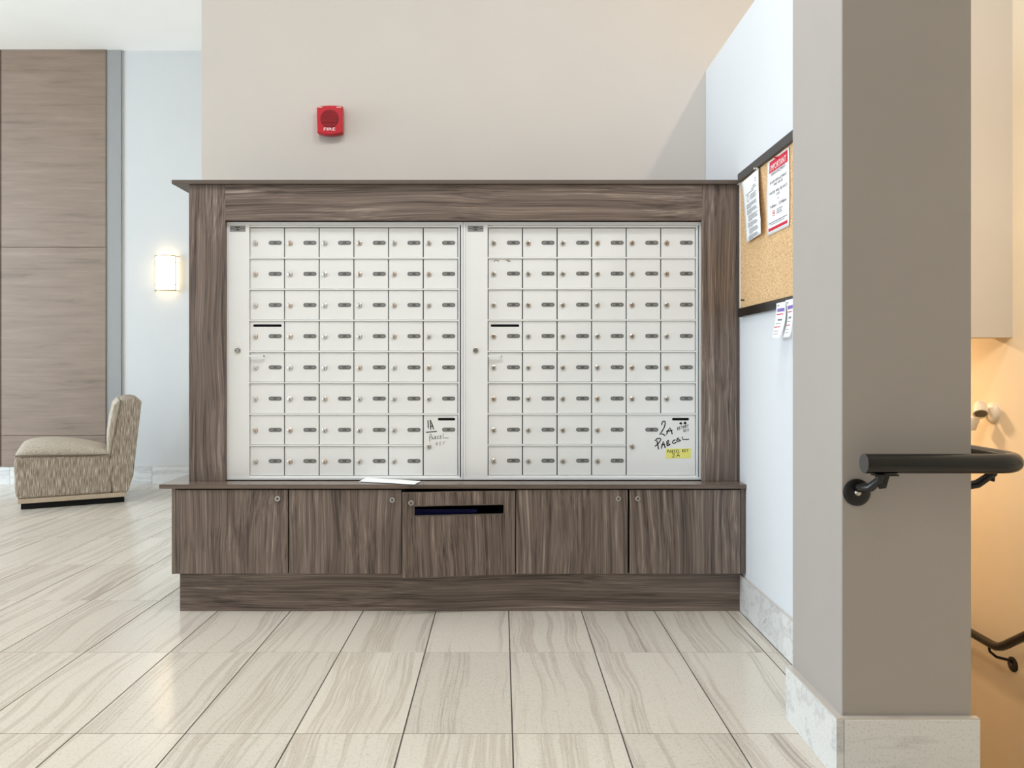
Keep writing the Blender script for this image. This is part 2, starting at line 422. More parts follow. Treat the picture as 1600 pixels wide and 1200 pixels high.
fb = MB()
fb.cur = 0; fb.box(GX0, 1.15, GY0, YF, -0.15, -0.002); fb.box(1.15, XS, GY0, 1.93, -0.15, -0.002)
fb.cur = 1; fb.box(-8.5, GX0, -3.6, YF, -0.15, 0.0); fb.box(GX0, XS, -3.6, GY0, -0.15, 0.0)
floor = struct('floor', fb, [M['grout'], M['floor_far']])
g, gl = 0.0021, 0.0016         # half joint widths, across and along
tile_mesh = {}
def floor_tile(x0, x1, y0, y1):
    key = (round(x1 - x0, 3), round(y1 - y0, 3))
    if key not in tile_mesh:
        w, l = x1 - x0, y1 - y0
        b = 0.0005
        mb = MB(); vs = [(g, gl, -0.01), (w - g, gl, -0.01), (w - g, l - gl, -0.01), (g, l - gl, -0.01),
                         (g, gl, -b), (w - g, gl, -b), (w - g, l - gl, -b), (g, l - gl, -b),
                         (g + b, gl + b, 0), (w - g - b, gl + b, 0), (w - g - b, l - gl - b, 0), (g + b, l - gl - b, 0)]
        mb.add(vs, [(8, 9, 10, 11), (4, 5, 9, 8), (5, 6, 10, 9), (6, 7, 11, 10), (7, 4, 8, 11), (0, 1, 5, 4), (1, 2, 6, 5), (2, 3, 7, 6), (3, 0, 4, 7)])
        me = bpy.data.meshes.new('tile'); me.from_pydata(mb.v, [], mb.f); me.materials.append(M['tile']); me.update()
        tile_mesh[key] = me
    place('tile', tile_mesh[key], floor, (x0, y0, 0))
for j in range(11):
    y0 = GY0 + j * TL; y1 = min(y0 + TL, YF)
    for i in range(25):
        x0 = GX0 + i * TW; x1 = x0 + TW
        if x0 > XS - 0.05: continue
        if x0 > 0.93:                                   # beside the wall, in front of the column, before the stairs
            if y0 > 2.1:
                if x0 > 0.99: continue
                x1 = 0.993
            elif y1 > 1.93:
                floor_tile(x0, min(x1, XS), y0, CY0 if x0 < 1.167 else 1.93); continue
            x1 = min(x1, XS)
        floor_tile(x0, x1, y0, y1)

struct('ceiling', MB().box(-8.5, 2.66, -3.6, 6.8, ZC, ZC + 0.15), M['paint_ceiling'])
mb = MB(); mb.box(-1.47, 1.15, YB, YB + 0.15, -1.25, ZC); mb.box(1.15, XS, YB, YB + 0.15, 1.161, ZC); mb.box(-1.47, -1.32, YB + 0.15, YF, 0, ZC)
struct('wall_back', mb, M['paint_beige'])
struct('wall_far', MB().box(-8.5, -1.32, YF, YF + 0.15, 0, ZC), M['paint_offwhite'])
struct('wall_right', MB().box(XW, 1.15, CY1, YB, -1.25, 2.47), M['paint_white'], bevel=0.003)
struct('wall_column', MB().box(CX0, CX1, CY0, CY1, -0.2, ZC), M['paint_greige'], bevel=0.003)
struct('wall_stair', MB().box(XS, 2.66, -3.6, 5.4, -1.25, ZC), M['paint_stair'])
mb = MB(); mb.box(1.15, XS, 5.2, 5.35, -1.25, 1.4); struct('wall_landing', mb, M['paint_stair'])
struct('ceiling_landing', MB().box(1.0, XS, YB + 0.15, 5.35, 1.4, 1.5), M['paint_stair'])
struct('wall_stair_inner', MB().box(1.0, 1.15, YB + 0.15, 5.35, -1.25, 1.4), M['paint_stair'])
# left wall with three tall windows, wall behind the camera with the entrance opening
mb = MB()
mb.box(-8.65, -8.5, -3.6, 0.9, 0, ZC); mb.box(-8.65, -8.5, 4.5, 6.8, 0, ZC); mb.box(-8.65, -8.5, 0.9, 4.5, 0, 0.12); mb.box(-8.65, -8.5, 0.9, 4.5, 3.4, ZC)
struct('wall_left', mb, M['paint_white'])
for k in range(3):
    y0 = 0.9 + 1.2 * k
    w = empty('window_%d' % (k + 1), (-8.58, y0 + 0.6, 0.12), kind='structure')
    mb = MB(); o_ = [(-8.60, y0, 0.12), (-8.60, y0 + 1.2, 0.12), (-8.60, y0 + 1.2, 3.4), (-8.60, y0, 3.4)]
    i_ = [(-8.60, y0 + .06, 0.18), (-8.60, y0 + 1.14, 0.18), (-8.60, y0 + 1.14, 3.34), (-8.60, y0 + .06, 3.34)]
    mb.ring(o_, i_, (0.06, 0, 0)).build('window_frame', M['rail_frame'], w)
    MB().box(-8.59, -8.56, y0 + .06, y0 + 1.14, 1.05, 1.10).build('transom', M['rail_frame'], w)
mb = MB(); mb.box(-8.5, -5.2, -3.75, -3.6, 0, ZC); mb.box(-1.2, 2.66, -3.75, -3.6, 0, ZC); mb.box(-5.2, -1.2, -3.75, -3.6, 2.9, ZC); mb.box(-5.2, -1.2, -3.75, -3.6, 0, 0.3)
struct('wall_front', mb, M['paint_greige'])

# stairs down beyond the column
st = empty('stairs', (1.84, 1.93, -1.25), 'carpeted stairs going down behind the square column', 'stairs', kind='structure')
for k in range(7):
    z1 = -0.178 * (k + 1); y0 = 1.93 + 0.267 * k
    if k < 6: MB().box(1.167, XS, y0, y0 + 0.267 + 0.02, -1.25, z1).build('step', M['step'], st)
MB().box(1.15, XS, 1.93 + 0.267 * 6, 5.2, -1.35, -1.25).build('landing', M['step'], st)

# brown slabs on the far wall and the grey strip beside them
sl = tag(empty('wall_cladding', (-3.9, YF, 0.153)), kind='structure')
zr = [0.153, ZZ(680, YF), ZZ(387, YF), ZZ(77, YF - 0.03)]
for cx0, cx1 in ((XX(2, YF - .03), XX(165, YF - .03)), (XX(-230, YF - .03), XX(0.4, YF - .03))):
    for k in range(3):
        MB().box(cx0, cx1, YF - 0.03, YF, zr[k] + 0.0015, zr[k + 1] - 0.0015).build('slab', M['slab'], sl, bevel=0.002)
mb = MB().box(XX(165.5, YF - .02), XX(189, YF - .02), YF - 0.02, YF, 0.153, ZC)
struct('trim_1', mb, M['paint_grey'], bevel=0.002)

# baseboards: a backing with a pale cap, and the tile pieces on it
BH = 0.153
def baseboard(name, pieces, cap):
    b = struct(name, cap, M['metal_trim'])
    for p in pieces: MB().box(*p).build('tile', M['tile_base'], b, bevel=0.0015)
    return b
def span(a, b, step, first):
    cuts = [a]; c = first
    while c < b - 0.02:
        if c > a + 0.02: cuts.append(c)
        c += step
    return list(zip(cuts, cuts[1:] + [b]))
baseboard('baseboard_right', [(0.993, XW - 0.001, a + .001, b - .001, 0, BH - 0.004) for a, b in span(CY1, YB - 0.02, TL, 2.711)],
          MB().box(0.994, XW, CY1, YB - 0.02, BH - 0.004, BH))
pc = [(CX0 - 0.020, CX0 - 0.001, CY0 - 0.016, CY1 - 0.001, 0, BH - 0.004), (CX0, CX1 + 0.012, CY0 - 0.016, CY0 - 0.001, 0, BH - 0.004)]
mb = MB(); mb.box(CX0 - 0.019, CX0, CY0 - 0.015, CY1 - 0.001, BH - 0.004, BH); mb.box(CX0, CX1 + 0.011, CY0 - 0.015, CY0, BH - 0.004, BH)
baseboard('baseboard_column', pc, mb)
baseboard('baseboard_far', [(a + .001, b - .001, YF - 0.012 - (0.03 if b < XX(166, YF) else 0), YF, 0, BH - 0.004) for a, b in span(-5.6, -1.48, TL, XX(20, YF) - 2 * TL)],
          MB().box(-5.6, -1.48, YF - 0.011, YF, BH - 0.004, BH))

# ================================================================== mail cabinet: base, worktop, surround
YC = 3.149
bc = empty('base_cabinet', (-0.17, 3.45, 0), 'long walnut-look base cabinet with five locked doors under the mailboxes', 'cabinet')
MB().box(-1.351, -1.335, YC, 3.765, 0.167, 0.518).build('side_panel', M['wood_v'], bc, bevel=0.001)
MB().box(0.983, 1.000, YC, 3.765, 0.167, 0.518).build('side_panel', M['wood_edge'], bc, bevel=0.001)
MB().box(-1.335, 0.983, YC + 0.022, 3.765, 0.167, 0.183).build('bottom_panel', M['cab_inside'], bc)
MB().box(-1.335, 0.983, 3.75, 3.765, 0.183, 0.518).build('back_panel', M['cab_inside'], bc)
for dx in (-0.872, -0.405, 0.058, 0.5235):
    MB().box(dx - 0.008, dx + 0.008, YC + 0.024, 3.75, 0.183, 0.518).build('partition', M['cab_inside'], bc)
MB().box(-1.337, 0.992, 3.196, 3.765, 0, 0.167).build('kick_plate', M['wood_h'], bc, bevel=0.001)
DZ0, DZ1 = 0.168, 0.5125
def round_lock(parent, x, y, z):
    mb = MB(); c = Vector((x, y, z)); n = 20
    mb.cur = 0; mb.tube([c, c - Vector((0, .003, 0)), c - Vector((0, .005, 0))], [0.012, 0.012, 0.0105], n)
    mb.cur = 1; mb.tube([c - Vector((0, .0049, 0)), c - Vector((0, .0055, 0))], 0.0065, n)
    mb.cur = 2; q = c - Vector((0, .0057, 0)); mb.box(q.x - .001, q.x + .001, q.y - .0002, q.y + .0004, q.z - .004, q.z + .004)
    return mb.build('lock', [M['nickel'], M['plate'], M['keyhole']], parent, smooth=True)
def cab_door(x0, x1, lock=None):
    w = MB().box(x0, x1, YC, YC + 0.018, DZ0, DZ1).build('door', M['wood_v'], bc, bevel=0.0012)
    if lock: round_lock(w, XX(lock[0], YC), YC, ZZ(lock[1], YC))
cab_door(-1.333, -0.8745, (434, 779))
cab_door(-0.8695, -0.408, (613, 781))
cab_door(0.0615, 0.5190, (966, 779))
cab_door(0.5275, 0.981, (996.5, 779))
# the slotted door hangs slightly open, hinged on its right
d3 = bpy.data.objects.new('door', None)
W3 = 0.459
outer = [(-W3, 0), (0, 0), (0, 0.342), (-W3, 0.342)]
s0, s1, h0, h1 = -0.413, -0.044, 0.245, 0.289
hole = [(s0, h0), (s1, h0), (s1, h1), (s0, h1)]
vs, fs = plate_with_hole(outer, hole, 0, 0.018)
me = bpy.data.meshes.new('door'); me.from_pydata(vs, [], fs); me.materials.append(M['wood_v']); me.update()
bpy.data.objects.remove(d3)
d3 = place('door', me, bc, Vector((0.0575, YC, DZ0 - 0.001)) - ORG[bc.name]); d3.rotation_euler = (0, 0, math.radians(7.0))
tag(d3, 'slotted door standing slightly open')
round_lock(d3, -0.424, 0, 0.301)
mb = MB(); o_ = [(s0, -.001, h0), (s1, -.001, h0), (s1, -.001, h1), (s0, -.001, h1)]
i_ = [(s0 + .003, -.001, h0 + .003), (s1 - .003, -.001, h0 + .003), (s1 - .003, -.001, h1 - .003), (s0 + .003, -.001, h1 - .003)]
mb.ring(o_, i_, (0, 0.019, 0)).build('slot_edging', M['wood_edge'], d3)
# blue bin that shows through the slot
mb = MB()
o_ = [(-0.37, 3.22, 0.418), (-0.11, 3.22, 0.418), (-0.11, 3.60, 0.418), (-0.37, 3.60, 0.418)]
i_ = [(-0.36, 3.23, 0.418), (-0.12, 3.23, 0.418), (-0.12, 3.59, 0.418), (-0.36, 3.59, 0.418)]
mb.ring(o_, i_, (0, 0, -0.24)); mb.box(-0.37, -0.11, 3.22, 3.60, 0.183, 0.192)
rb = empty('recycling_bin', (-0.215, 3.41, 0.183), 'dark blue bin seen through the slot of the base cabinet', 'bin')
mb.build('body', M['blue'], rb)
mb = MB(); o_ = [(-0.38, 3.21, 0.421), (-0.10, 3.21, 0.421), (-0.10, 3.61, 0.421), (-0.38, 3.61, 0.421)]
mb.ring(o_, i_, (0, 0, -0.012)).build('rim', M['blue'], rb)

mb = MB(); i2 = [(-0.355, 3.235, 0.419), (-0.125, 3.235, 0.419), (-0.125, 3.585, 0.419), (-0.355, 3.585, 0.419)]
mb.ring(i_, i2, (0, 0, -0.2)); mb.box(-0.355, -0.125, 3.235, 3.585, 0.215, 0.22); mb.build('shade_insert', M['black'], rb)  # black insert added to paint the shade inside the bin

wt = tag(MB().box(-1.399, 1.003, 3.14, 3.766, 0.518, 0.536).build('worktop', M['wood_top'], bevel=0.0015),
         'long thin walnut-look worktop between base cabinet and mailboxes', 'worktop')

YP = 3.228
su = empty('mailbox_surround', (-0.16, 3.4, 0.536), 'tall walnut-look frame with flat cornice around the two mailbox panels', 'cabinet')
MB().box(-1.313, -1.1594, YP, 3.766, 0.536, 1.7826).build('post', M['wood_v'], su, bevel=0.0015)
MB().box(0.8447, 0.990, YP, 3.766, 0.536, 1.7826).build('post', M['wood_v'], su, bevel=0.0015)
MB().box(0.990, 1.003, YP + 0.006, 3.766, 0.537, 1.7826).build('filler_strip', M['wood_edge'], su)
MB().box(-1.1594, 0.8447, YP, 3.25, 1.633, 1.7826).build('header', M['wood_h'], su, bevel=0.001)
MB().box(-1.1594, 0.8447, 3.25, 3.766, 1.66, 1.7826).build('header_box', M['cab_inside'], su)
MB().box(-1.3785, 0.992, 3.212, 3.768, 1.7826, 1.799).build('cornice', M['wood_edge'], su, bevel=0.001)
MB().box(-1.1594, 0.8447, 3.74, 3.766, 0.536, 1.66).build('back_panel', M['cab_inside'], su)

# ================================================================== mailbox panels
DP = 3.262                                  # plane of the little doors
def digits_plate(num):
    """grey rounded number plate with its number, origin at its centre, facing -y"""
    k = DP / FPX; mb = MB()
    mb.cur = 0; mb.prism([(x, 0, z) for x, z in stadium(0, 0, 20.4 * k, 6.0 * k)], (0, -0.0012, 0))
    mb.cur = 2
    for sx in (-1, 1):
        c = sx * 5.6 * k; mb.quad((c - 2.6*k, -.0014, -1.1*k), (c + 2.6*k, -.0014, -1.1*k), (c + 2.6*k, -.0014, 1.1*k), (c - 2.6*k, -.0014, 1.1*k))
    mb.cur = 1; put_text(mb, str(num), 0.0125, lambda a, b: (a, -0.0015, b - 0.0043))
    me = bpy.data.meshes.new('number_plate'); me.from_pydata(mb.v, [], mb.f)
    for m in (M['plate'], M['digit'], M['digit_light']): me.materials.append(m)
    me.polygons.foreach_set('material_index', mb.mi); me.update(); return me
def small_lock(mat):
    k = DP / FPX; mb = MB()
    mb.cur = 0; mb.tube([(0, 0, 0), (0, -.004, 0), (0, -.0055, 0)], [3.8*k, 3.8*k, 2.9*k], 14)
    mb.cur = 1; mb.prism([(x, -.0056, z) for x, z in [(-.0016, -.0062), (.0016, -.0062), (.0012, .001), (-.0012, .001)]], (0, -.0004, 0))
    me = bpy.data.meshes.new('lock'); me.from_pydata(mb.v, [], mb.f); me.materials.append(mat); me.materials.append(M['keyhole'])
    me.polygons.foreach_set('material_index', mb.mi)
    bm = bmesh.new(); bm.from_mesh(me); bmesh.ops.recalc_face_normals(bm, faces=bm.faces); bm.to_mesh(me); bm.free(); me.update(); return me
LOCKS = [small_lock(M['nickel']), small_lock(M['brass'])]

def mailbox_panel(label, xo0, xo1, xs, grid0, pitch, rows, parcel, numbers, slot_x, handle_x):
    """xo: outer frame; xs: service stile; grid of 6 x 8 little doors; all widths in photo pixels at the panel plane"""
    yb, yt = 749.5, 347.0
    FY = 3.247
    P = empty('mailbox_unit', (XX((xo0 + xo1) / 2, FY), 3.40, 0.5365), label, 'mailboxes')
    def r4(x0, x1, y0, y1, Y): return [(XX(x0, FY), Y, ZZ(y1, FY)), (XX(x1, FY), Y, ZZ(y1, FY)), (XX(x1, FY), Y, ZZ(y0, FY)), (XX(x0, FY), Y, ZZ(y0, FY))]
    # outer frame as one rail around
    mb = MB(); mb.ring(r4(xo0, xo1, yt, yb, FY), r4(xo0 + 3.2, xo1 - 3.2, yt + 4, yb - 3.0, FY), (0, 0.30, 0))
    mb.build('outer_frame', M['alu_frame'], P)
    MB().box(XX(xs[0], FY), XX(xs[1], FY), FY + 0.003, FY + 0.03, ZZ(yb - 3, FY), ZZ(yt + 4, FY)).build('service_stile', M['alu'], P, bevel=0.0015)
    gx1 = grid0 + 6 * pitch
    MB().box(XX(xs[1], FY), XX(xo1 - 3.2, FY), DP + 0.018, DP + 0.03, ZZ(yb - 3, FY), ZZ(yt + 4, FY)).build('carcass', M['dark_gap'], P)
    MB().box(XX(gx1 + 0.6, DP), XX(gx1 + 3.2, DP), DP - 0.008, DP + 0.017, ZZ(746, DP), ZZ(352, DP)).build('inner_stile', M['alu_frame'], P)
    # horizontal bars between the rows
    for k in range(9):
        y = rows[k]; h = 1.1 if 0 < k < 8 else 1.4
        xe = gx1 + 0.4
        if k == 7: xe = grid0 + parcel[0] * pitch - 0.6
        yy = y if k else y - 1.2
        if k == 8: yy = y + 0.6
        MB().box(XX(grid0 - 1.2, DP), XX(xe, DP), DP - 0.005, DP + 0.016, ZZ(yy + h, DP), ZZ(yy - h, DP)).build('divider_bar', M['alu'], P, bevel=0.0005)
    # doors
    kx = DP / FPX
    gap, gy = 0.85, 1.5
    cache = {}
    def door_at(c0, c1, r0, r1, slot=None):
        x0 = grid0 + c0 * pitch + gap; x1 = grid0 + c1 * pitch - gap; y0 = rows[r0] + gy; y1 = rows[r1] - gy
        key = (c1 - c0, r1 - r0, round(y1 - y0, 2), slot)
        if key not in cache:
            w, h = (x1 - x0) * kx, (y1 - y0) * kx; mb = MB()
            if slot:
                sx0, sx1, sy = slot
                hole = stadium(((sx0 + sx1) / 2 - x0) * kx, (y1 - sy) * kx, (sx1 - sx0) * kx, 4.2 * kx)
                vs, fs = plate_with_hole([(0, 0), (w, 0), (w, h), (0, h)], hole, 0, 0.012); mb.add(vs, fs)
                mb.cur = 1; mb.quad(*[(a, 0.0115, b) for a, b in ((0.002, 0.002), (w - .002, 0.002), (w - .002, h - .002), (.002, h - .002))])
            else:
                b = 0.0008
                vs = [(0, .012, 0), (w, .012, 0), (w, .012, h), (0, .012, h), (0, b, 0), (w, b, 0), (w, b, h), (0, b, h), (b, 0, b), (w - b, 0, b), (w - b, 0, h - b), (b, 0, h - b)]
                mb.add(vs, [(8, 9, 10, 11), (4, 5, 9, 8), (5, 6, 10, 9), (6, 7, 11, 10), (7, 4, 8, 11), (0, 1, 5, 4), (1, 2, 6, 5), (2, 3, 7, 6), (3, 0, 4, 7)])
            me = bpy.data.meshes.new('mailbox_door'); me.from_pydata(mb.v, [], mb.f); me.materials.append(M['alu']); me.materials.append(M['black'])
            me.polygons.foreach_set('material_index', mb.mi); me.update(); cache[key] = me
        org = Vector((XX(x0, DP), DP, ZZ(y1, DP)))
        d = place('mailbox_door', cache[key], P, org - ORG[P.name])
        ORG[d.name] = org
        return d, x0, y0, x1, y1, org
    doors = {}
    for c in range(6):
        for r in range(8):
            if r >= 6 and c >= parcel[0]: continue
            sl = (slot_x[0], slot_x[1], 508.7) if (r == 3 and c == 0) else None
            d, x0, y0, x1, y1, org = door_at(c, c + 1, r, r + 1, sl)
            lx, ly = grid0 + c * pitch + 8.9, (rows[r] + rows[r + 1]) / 2 + 0.8
            place('lock', LOCKS[1 if random.random() < 0.3 else 0], d, Vector((XX(lx, DP), DP, ZZ(ly, DP))) - org)
            place('number_plate', digits_plate(next(numbers[c])), d, Vector((XX(grid0 + c * pitch + 39.8, DP), DP, ZZ(ly - 0.6, DP))) - org)
            doors[(c, r)] = d
    d, x0, y0, x1, y1, org = door_at(parcel[0], 6, 6, 8, (parcel[1], parcel[2], 655))
    tag(d, 'tall parcel door with marker writing' if parcel[0] == 5 else 'wide parcel door with marker writing')
    place('lock', LOCKS[0], d, Vector((XX(grid0 + parcel[0] * pitch + 8.9, DP), DP, ZZ(697.5, DP))) - org)
    place('number_plate', digits_plate(next(numbers[parcel[0]])), d, Vector((XX(grid0 + parcel[0] * pitch + 39.8, DP), DP, ZZ(671.3, DP))) - org)
    # little bar handle at the left of the fifth row
    mb = MB(); k0 = px(handle_x[0], 556.5, DP - 0.012); k1 = px(handle_x[1], 556.5, DP - 0.012)
    mb.box(k0.x, k1.x, DP - 0.016, DP - 0.010, k0.z - 0.003, k0.z + 0.004); mb.box(k1.x - 0.004, k1.x, DP - 0.016, DP, k0.z - 0.003, k0.z + 0.004)
    mb.build('latch_handle', M['alu_frame'], P, bevel=0.0008)
    # lock, screws and maker's plate on the stile
    cx = (xs[0] + xs[1]) / 2 - 1.5; y = FY + 0.003
    mb = MB(); c = px(cx, 547.5, y)
    mb.cur = 0; mb.tube([c, c - Vector((0, .004, 0)), c - Vector((0, .005, 0))], [0.0125, 0.0125, 0.011], 18)
    mb.cur = 1; mb.tube([c - Vector((0, .0048, 0)), c - Vector((0, .0054, 0))], 0.0085, 18)
    mb.cur = 0; mb.tube([c - Vector((0, .0050, 0)), c - Vector((0, .0062, 0))], 0.0062, 14)
    mb.cur = 1; mb.tube([c - Vector((.001, .0060, 0)), c - Vector((.001, .0066, 0))], 0.0028, 10)
    mb.build('service_lock', [M['nickel'], M['keyhole']], P, smooth=True)
    for sx in (-6.4, 6.2):
        for sy in (534.5, 561.5):
            c = px(cx + sx, sy, y); MB().tube([c, c - Vector((0, .001, 0))], 0.0032, 8).build('screw', M['alu_frame'], P)
    mb = MB(); a = px(cx - 12.2, 362, y); b = px(cx + 12.2, 352.8, y)
    mb.cur = 0; mb.box(a.x, b.x, y - 0.001, y, a.z, b.z)
    mb.cur = 1; o_ = circle(((a.x + b.x) / 2, y - 0.0012, (a.z + b.z) / 2), 1, 20, (0.0155, 0, 0), (0, 0, 0.0088))
    i_ = circle(((a.x + b.x) / 2, y - 0.0012, (a.z + b.z) / 2), 1, 20, (0.0138, 0, 0), (0, 0, 0.0073)); mb.ring(o_, i_, (0, -.0002, 0))
    mz = (a.z + b.z) / 2; mxx = (a.x + b.x) / 2
    mb.prism([(mxx - .009, y - .0012, mz - .005), (mxx + .009, y - .0012, mz - .005), (mxx + .003, y - .0012, mz + .0005), (mxx - .003, y - .0012, mz + .0005)], (0, -.0002, 0))
    mb.prism([(mxx - .010, y - .0012, mz + .003), (mxx + .010, y - .0012, mz + .003), (mxx + .008, y - .0012, mz + .006), (mxx - .008, y - .0012, mz + .006)], (0, -.0002, 0))
    for sx in (-1, 1):
        q = mxx + sx * 0.0235; mb.box(q - .0055, q + .0055, y - .0013, y - .001, mz - .0016, mz + .0016)
    mb.build('maker_plate', [M['digit_light'], M['digit']], P)
    return P, doors, d

R1 = [355.0, 403.4, 452.0, 500.7, 549.4, 598.1, 647.0, 695.8, 744.4]
R2 = [355.2, 403.0, 451.5, 500.3, 549.2, 598.0, 646.8, 695.4, 743.6]
def cols(start, counts):
    out = []; n = start
    for c in counts: out.append(iter(range(n, n + c))); n += c
    return out
pA, dA, parcelA = mailbox_panel('pale metal mailbox panel with 1A parcel door in its lower right corner', 354.0, 723.5, (357.2, 388.6), 390.3, 54.18, R1,
                  (5, 684, 711.3), cols(1, [8, 8, 8, 8, 8, 7]), (395, 440.2), (390, 413))
pB, dB, parcelB = mailbox_panel('pale metal mailbox panel with wide 2A parcel door and yellow note', 724.0, 1096.5, (727.2, 762.0), 762.4, 54.03, R2,
                  (4, 1050, 1077.3), cols(48, [8, 8, 8, 8, 7, 6]), (766.6, 811.5), (762.5, 784))
def from_crop(strokes, bx, by, s): return [[(bx + a / s, by + b / s) for a, b in st] for st in strokes]
# marker writing on the parcel doors
st2 = from_crop([
 [(335, 345), (345, 290), (375, 250), (408, 258), (415, 310), (390, 400), (330, 500), (285, 545), (350, 535), (420, 575)],
 [(445, 550), (470, 470), (520, 400), (555, 480), (570, 545)], [(435, 485), (575, 455)],
 [(190, 690), (230, 645), (290, 630), (320, 650), (300, 700), (250, 760), (190, 810)], [(230, 680), (255, 800), (270, 880)],
 [(330, 860), (345, 780), (375, 700), (395, 770), (415, 850)], [(330, 790), (400, 760)],
 [(450, 700), (455, 800)], [(450, 700), (490, 680), (495, 710), (460, 755), (530, 765)], [(455, 800), (520, 775)],
 [(640, 660), (590, 690), (570, 730), (600, 750), (660, 720)],
 [(720, 620), (680, 640), (662, 672), (740, 660)], [(662, 672), (680, 710), (760, 680)],
 [(790, 600), (800, 660), (940, 655)],
 [(728, 312), (765, 278), (782, 308), (742, 312)], [(762, 280), (765, 332)], [(822, 308), (855, 268), (880, 298), (838, 305)], [(855, 268), (860, 326)],
], 1010, 640, 14.118)
yI = DP - 0.0006
write('handwriting', st2, DP, 0.85, M['ink'], parcelB, yI)
write('handwriting', hand_strokes('RETURN', 1058.2, 672.2, 3.0, 4.6, -0.30) + hand_strokes('KEY', 1068, 675.2, 3.0, 4.6, -0.12), DP, 0.42, M['ink'], parcelB, yI)
st1 = from_crop([[(280, 245), (290, 435)], [(345, 470), (335, 240), (372, 330), (415, 465)], [(345, 400), (400, 380)], [(235, 532), (490, 510)]], 650, 640, 15.0)
write('handwriting', st1, DP, 0.75, M['ink'], parcelA, yI)
st1b = from_crop([[(320, 620), (325, 745)], [(310, 600), (350, 570), (370, 610), (330, 660)], [(640, 560), (630, 660), (760, 665)]], 650, 640, 15.0)
write('handwriting', st1b + hand_strokes('ARCE', 674.5, 687, 4.3, 5.0, -0.12), DP, 0.45, M['ink_faded'], parcelA, yI)
write('handwriting', hand_strokes('KEY', 681, 696, 5.4, 5.0, -0.1), DP, 0.5, M['ink_faint'], parcelA, yI)
# two worn marks on the second door of the right panel's first column
write('tape_mark', from_crop([[(660, 728), (690, 705), (735, 722)], [(835, 708), (870, 706), (905, 722), (860, 725)]], 700, 330, 9.23), DP, 0.8, M['brass'], dB[(0, 1)], yI)

# yellow sticky note on the wide parcel door
q = [px(1040.5, 716.5, DP), px(1079.5, 715.5, DP), px(1079.5, 700.5, DP), px(1040.5, 701, DP)]
sn = tag(MB().prism([(p.x, DP - 0.0002, p.z) for p in q], (0, -0.0006, 0)).build('sticky_note', M['sticky']), 'small yellow paper note stuck on the wide 2A parcel door', 'note')
write('handwriting', hand_strokes('PARCEL', 1042.5, 707.6, 3.5, 4.8, -0.02) + hand_strokes('KEY', 1066, 706.2, 3.4, 4.2, -0.03) + hand_strokes('2A', 1049.5, 714.6, 7.5, 6.0, -0.08), DP, 0.44, M['ink'], sn, DP - 0.0011)

# envelope lying on the worktop
def zc_(p, z): return (p[0], p[1], z)
ev = empty('envelope', (-0.48, 3.19, 0.536), 'white envelope lying on the worktop below the mailboxes', 'envelope')
c00, c10, c11, c01 = Vector((XX(561, 3.205), 3.205, 0.538)), Vector((XX(647.8, 3.125), 3.125, 0.538)), Vector((XX(657.7, 3.208), 3.208, 0.5385)), Vector((XX(572.7, 3.246), 3.246, 0.5475))
mb = MB(); mb.prism([c00, c10, c11, c01], (0, 0, 0.0016)); mb.build('sheet', M['paper'], ev)
def on_env(u, v): return (c00 * (1 - u) + c10 * u) * (1 - v) + (c01 * (1 - u) + c11 * u) * v + Vector((0, 0, 0.0022))
mb = MB()
for k, v in enumerate((0.62, 0.5, 0.38)): mb.quad(on_env(.38, v), on_env(.62 - .05 * k, v), on_env(.62 - .05 * k, v + .05), on_env(.38, v + .05))
o = mb.build('address_lines', M['ink_grey'], ev); o['kind'] = 'stuff'

# ================================================================== fire alarm
AY = YB
fa = empty('fire_alarm', (XX(515, AY), YB, ZZ(188, AY)), 'red square wall alarm marked FIRE with round grille above the mailboxes', 'fire alarm')
ax, az = XX(515, 3.73), ZZ(187, 3.73); a_ = 0.0645
MB().box(ax - .055, ax + .055, YB - 0.012, YB, az - .055, az + .055).build('back_box', M['red'], fa)
mb = MB(); n = 9
low = [(-a_ + 0.004 + (2 * a_ - 0.006) * k / n, -a_ - 0.010 * math.sin(math.pi * k / n)) for k in range(n + 1)]
top = [(a_ - 0.002, a_ + 0.002), (a_ * 0.5, a_ + 0.0045), (0, a_ + 0.005), (-a_ * 0.5, a_ + 0.003), (-a_ + 0.001, a_ - 0.001)]
out = low + top
sm = [(x * 0.955, z * 0.965) for x, z in out]
N = len(out)
vs = [(ax + x, YB - 0.010, az + z) for x, z in out] + [(ax + x, YB - 0.036, az + z) for x, z in out] + [(ax + x, YB - 0.045, az + z) for x, z in sm]
fs = [tuple(range(N))[::-1], tuple(range(2 * N, 3 * N))]
for k in range(N):
    j = (k + 1) % N; fs += [(k, j, N + j, N + k), (N + k, N + j, 2*N + j, 2*N + k)]
mb.add(vs, fs); mb.build('cover', M['red'], fa, bevel=0.002)
gy = YB - 0.0452
mb = MB(); mb.prism(circle((ax + .001, gy, az + 0.004), 0.0445, 28, (1, 0, 0), (0, 0, 1)), (0, -0.0008, 0)); gr = mb.build('grille', M['red_dark'], fa)
mb = MB()
for k in range(-7, 8):
    z = k * 0.0058; hw = math.sqrt(max(0, 0.044 ** 2 - z * z)) - 0.001
    if hw > 0.004: mb.box(ax + .001 - hw, ax + .001 + hw, gy - 0.0032, gy - 0.0006, az + .004 + z - 0.0012, az + .004 + z + 0.0012)
o = mb.build('grille_bars', M['red'], gr); o['kind'] = 'stuff'
mb = MB(); put_text(mb, 'FIRE', 0.0205, lambda a, b: (ax + a, gy - 0.0006, az + b), 0, -0.0545, 0.056)
o = mb.build('lettering', M['paper'], fa); o['kind'] = 'stuff'
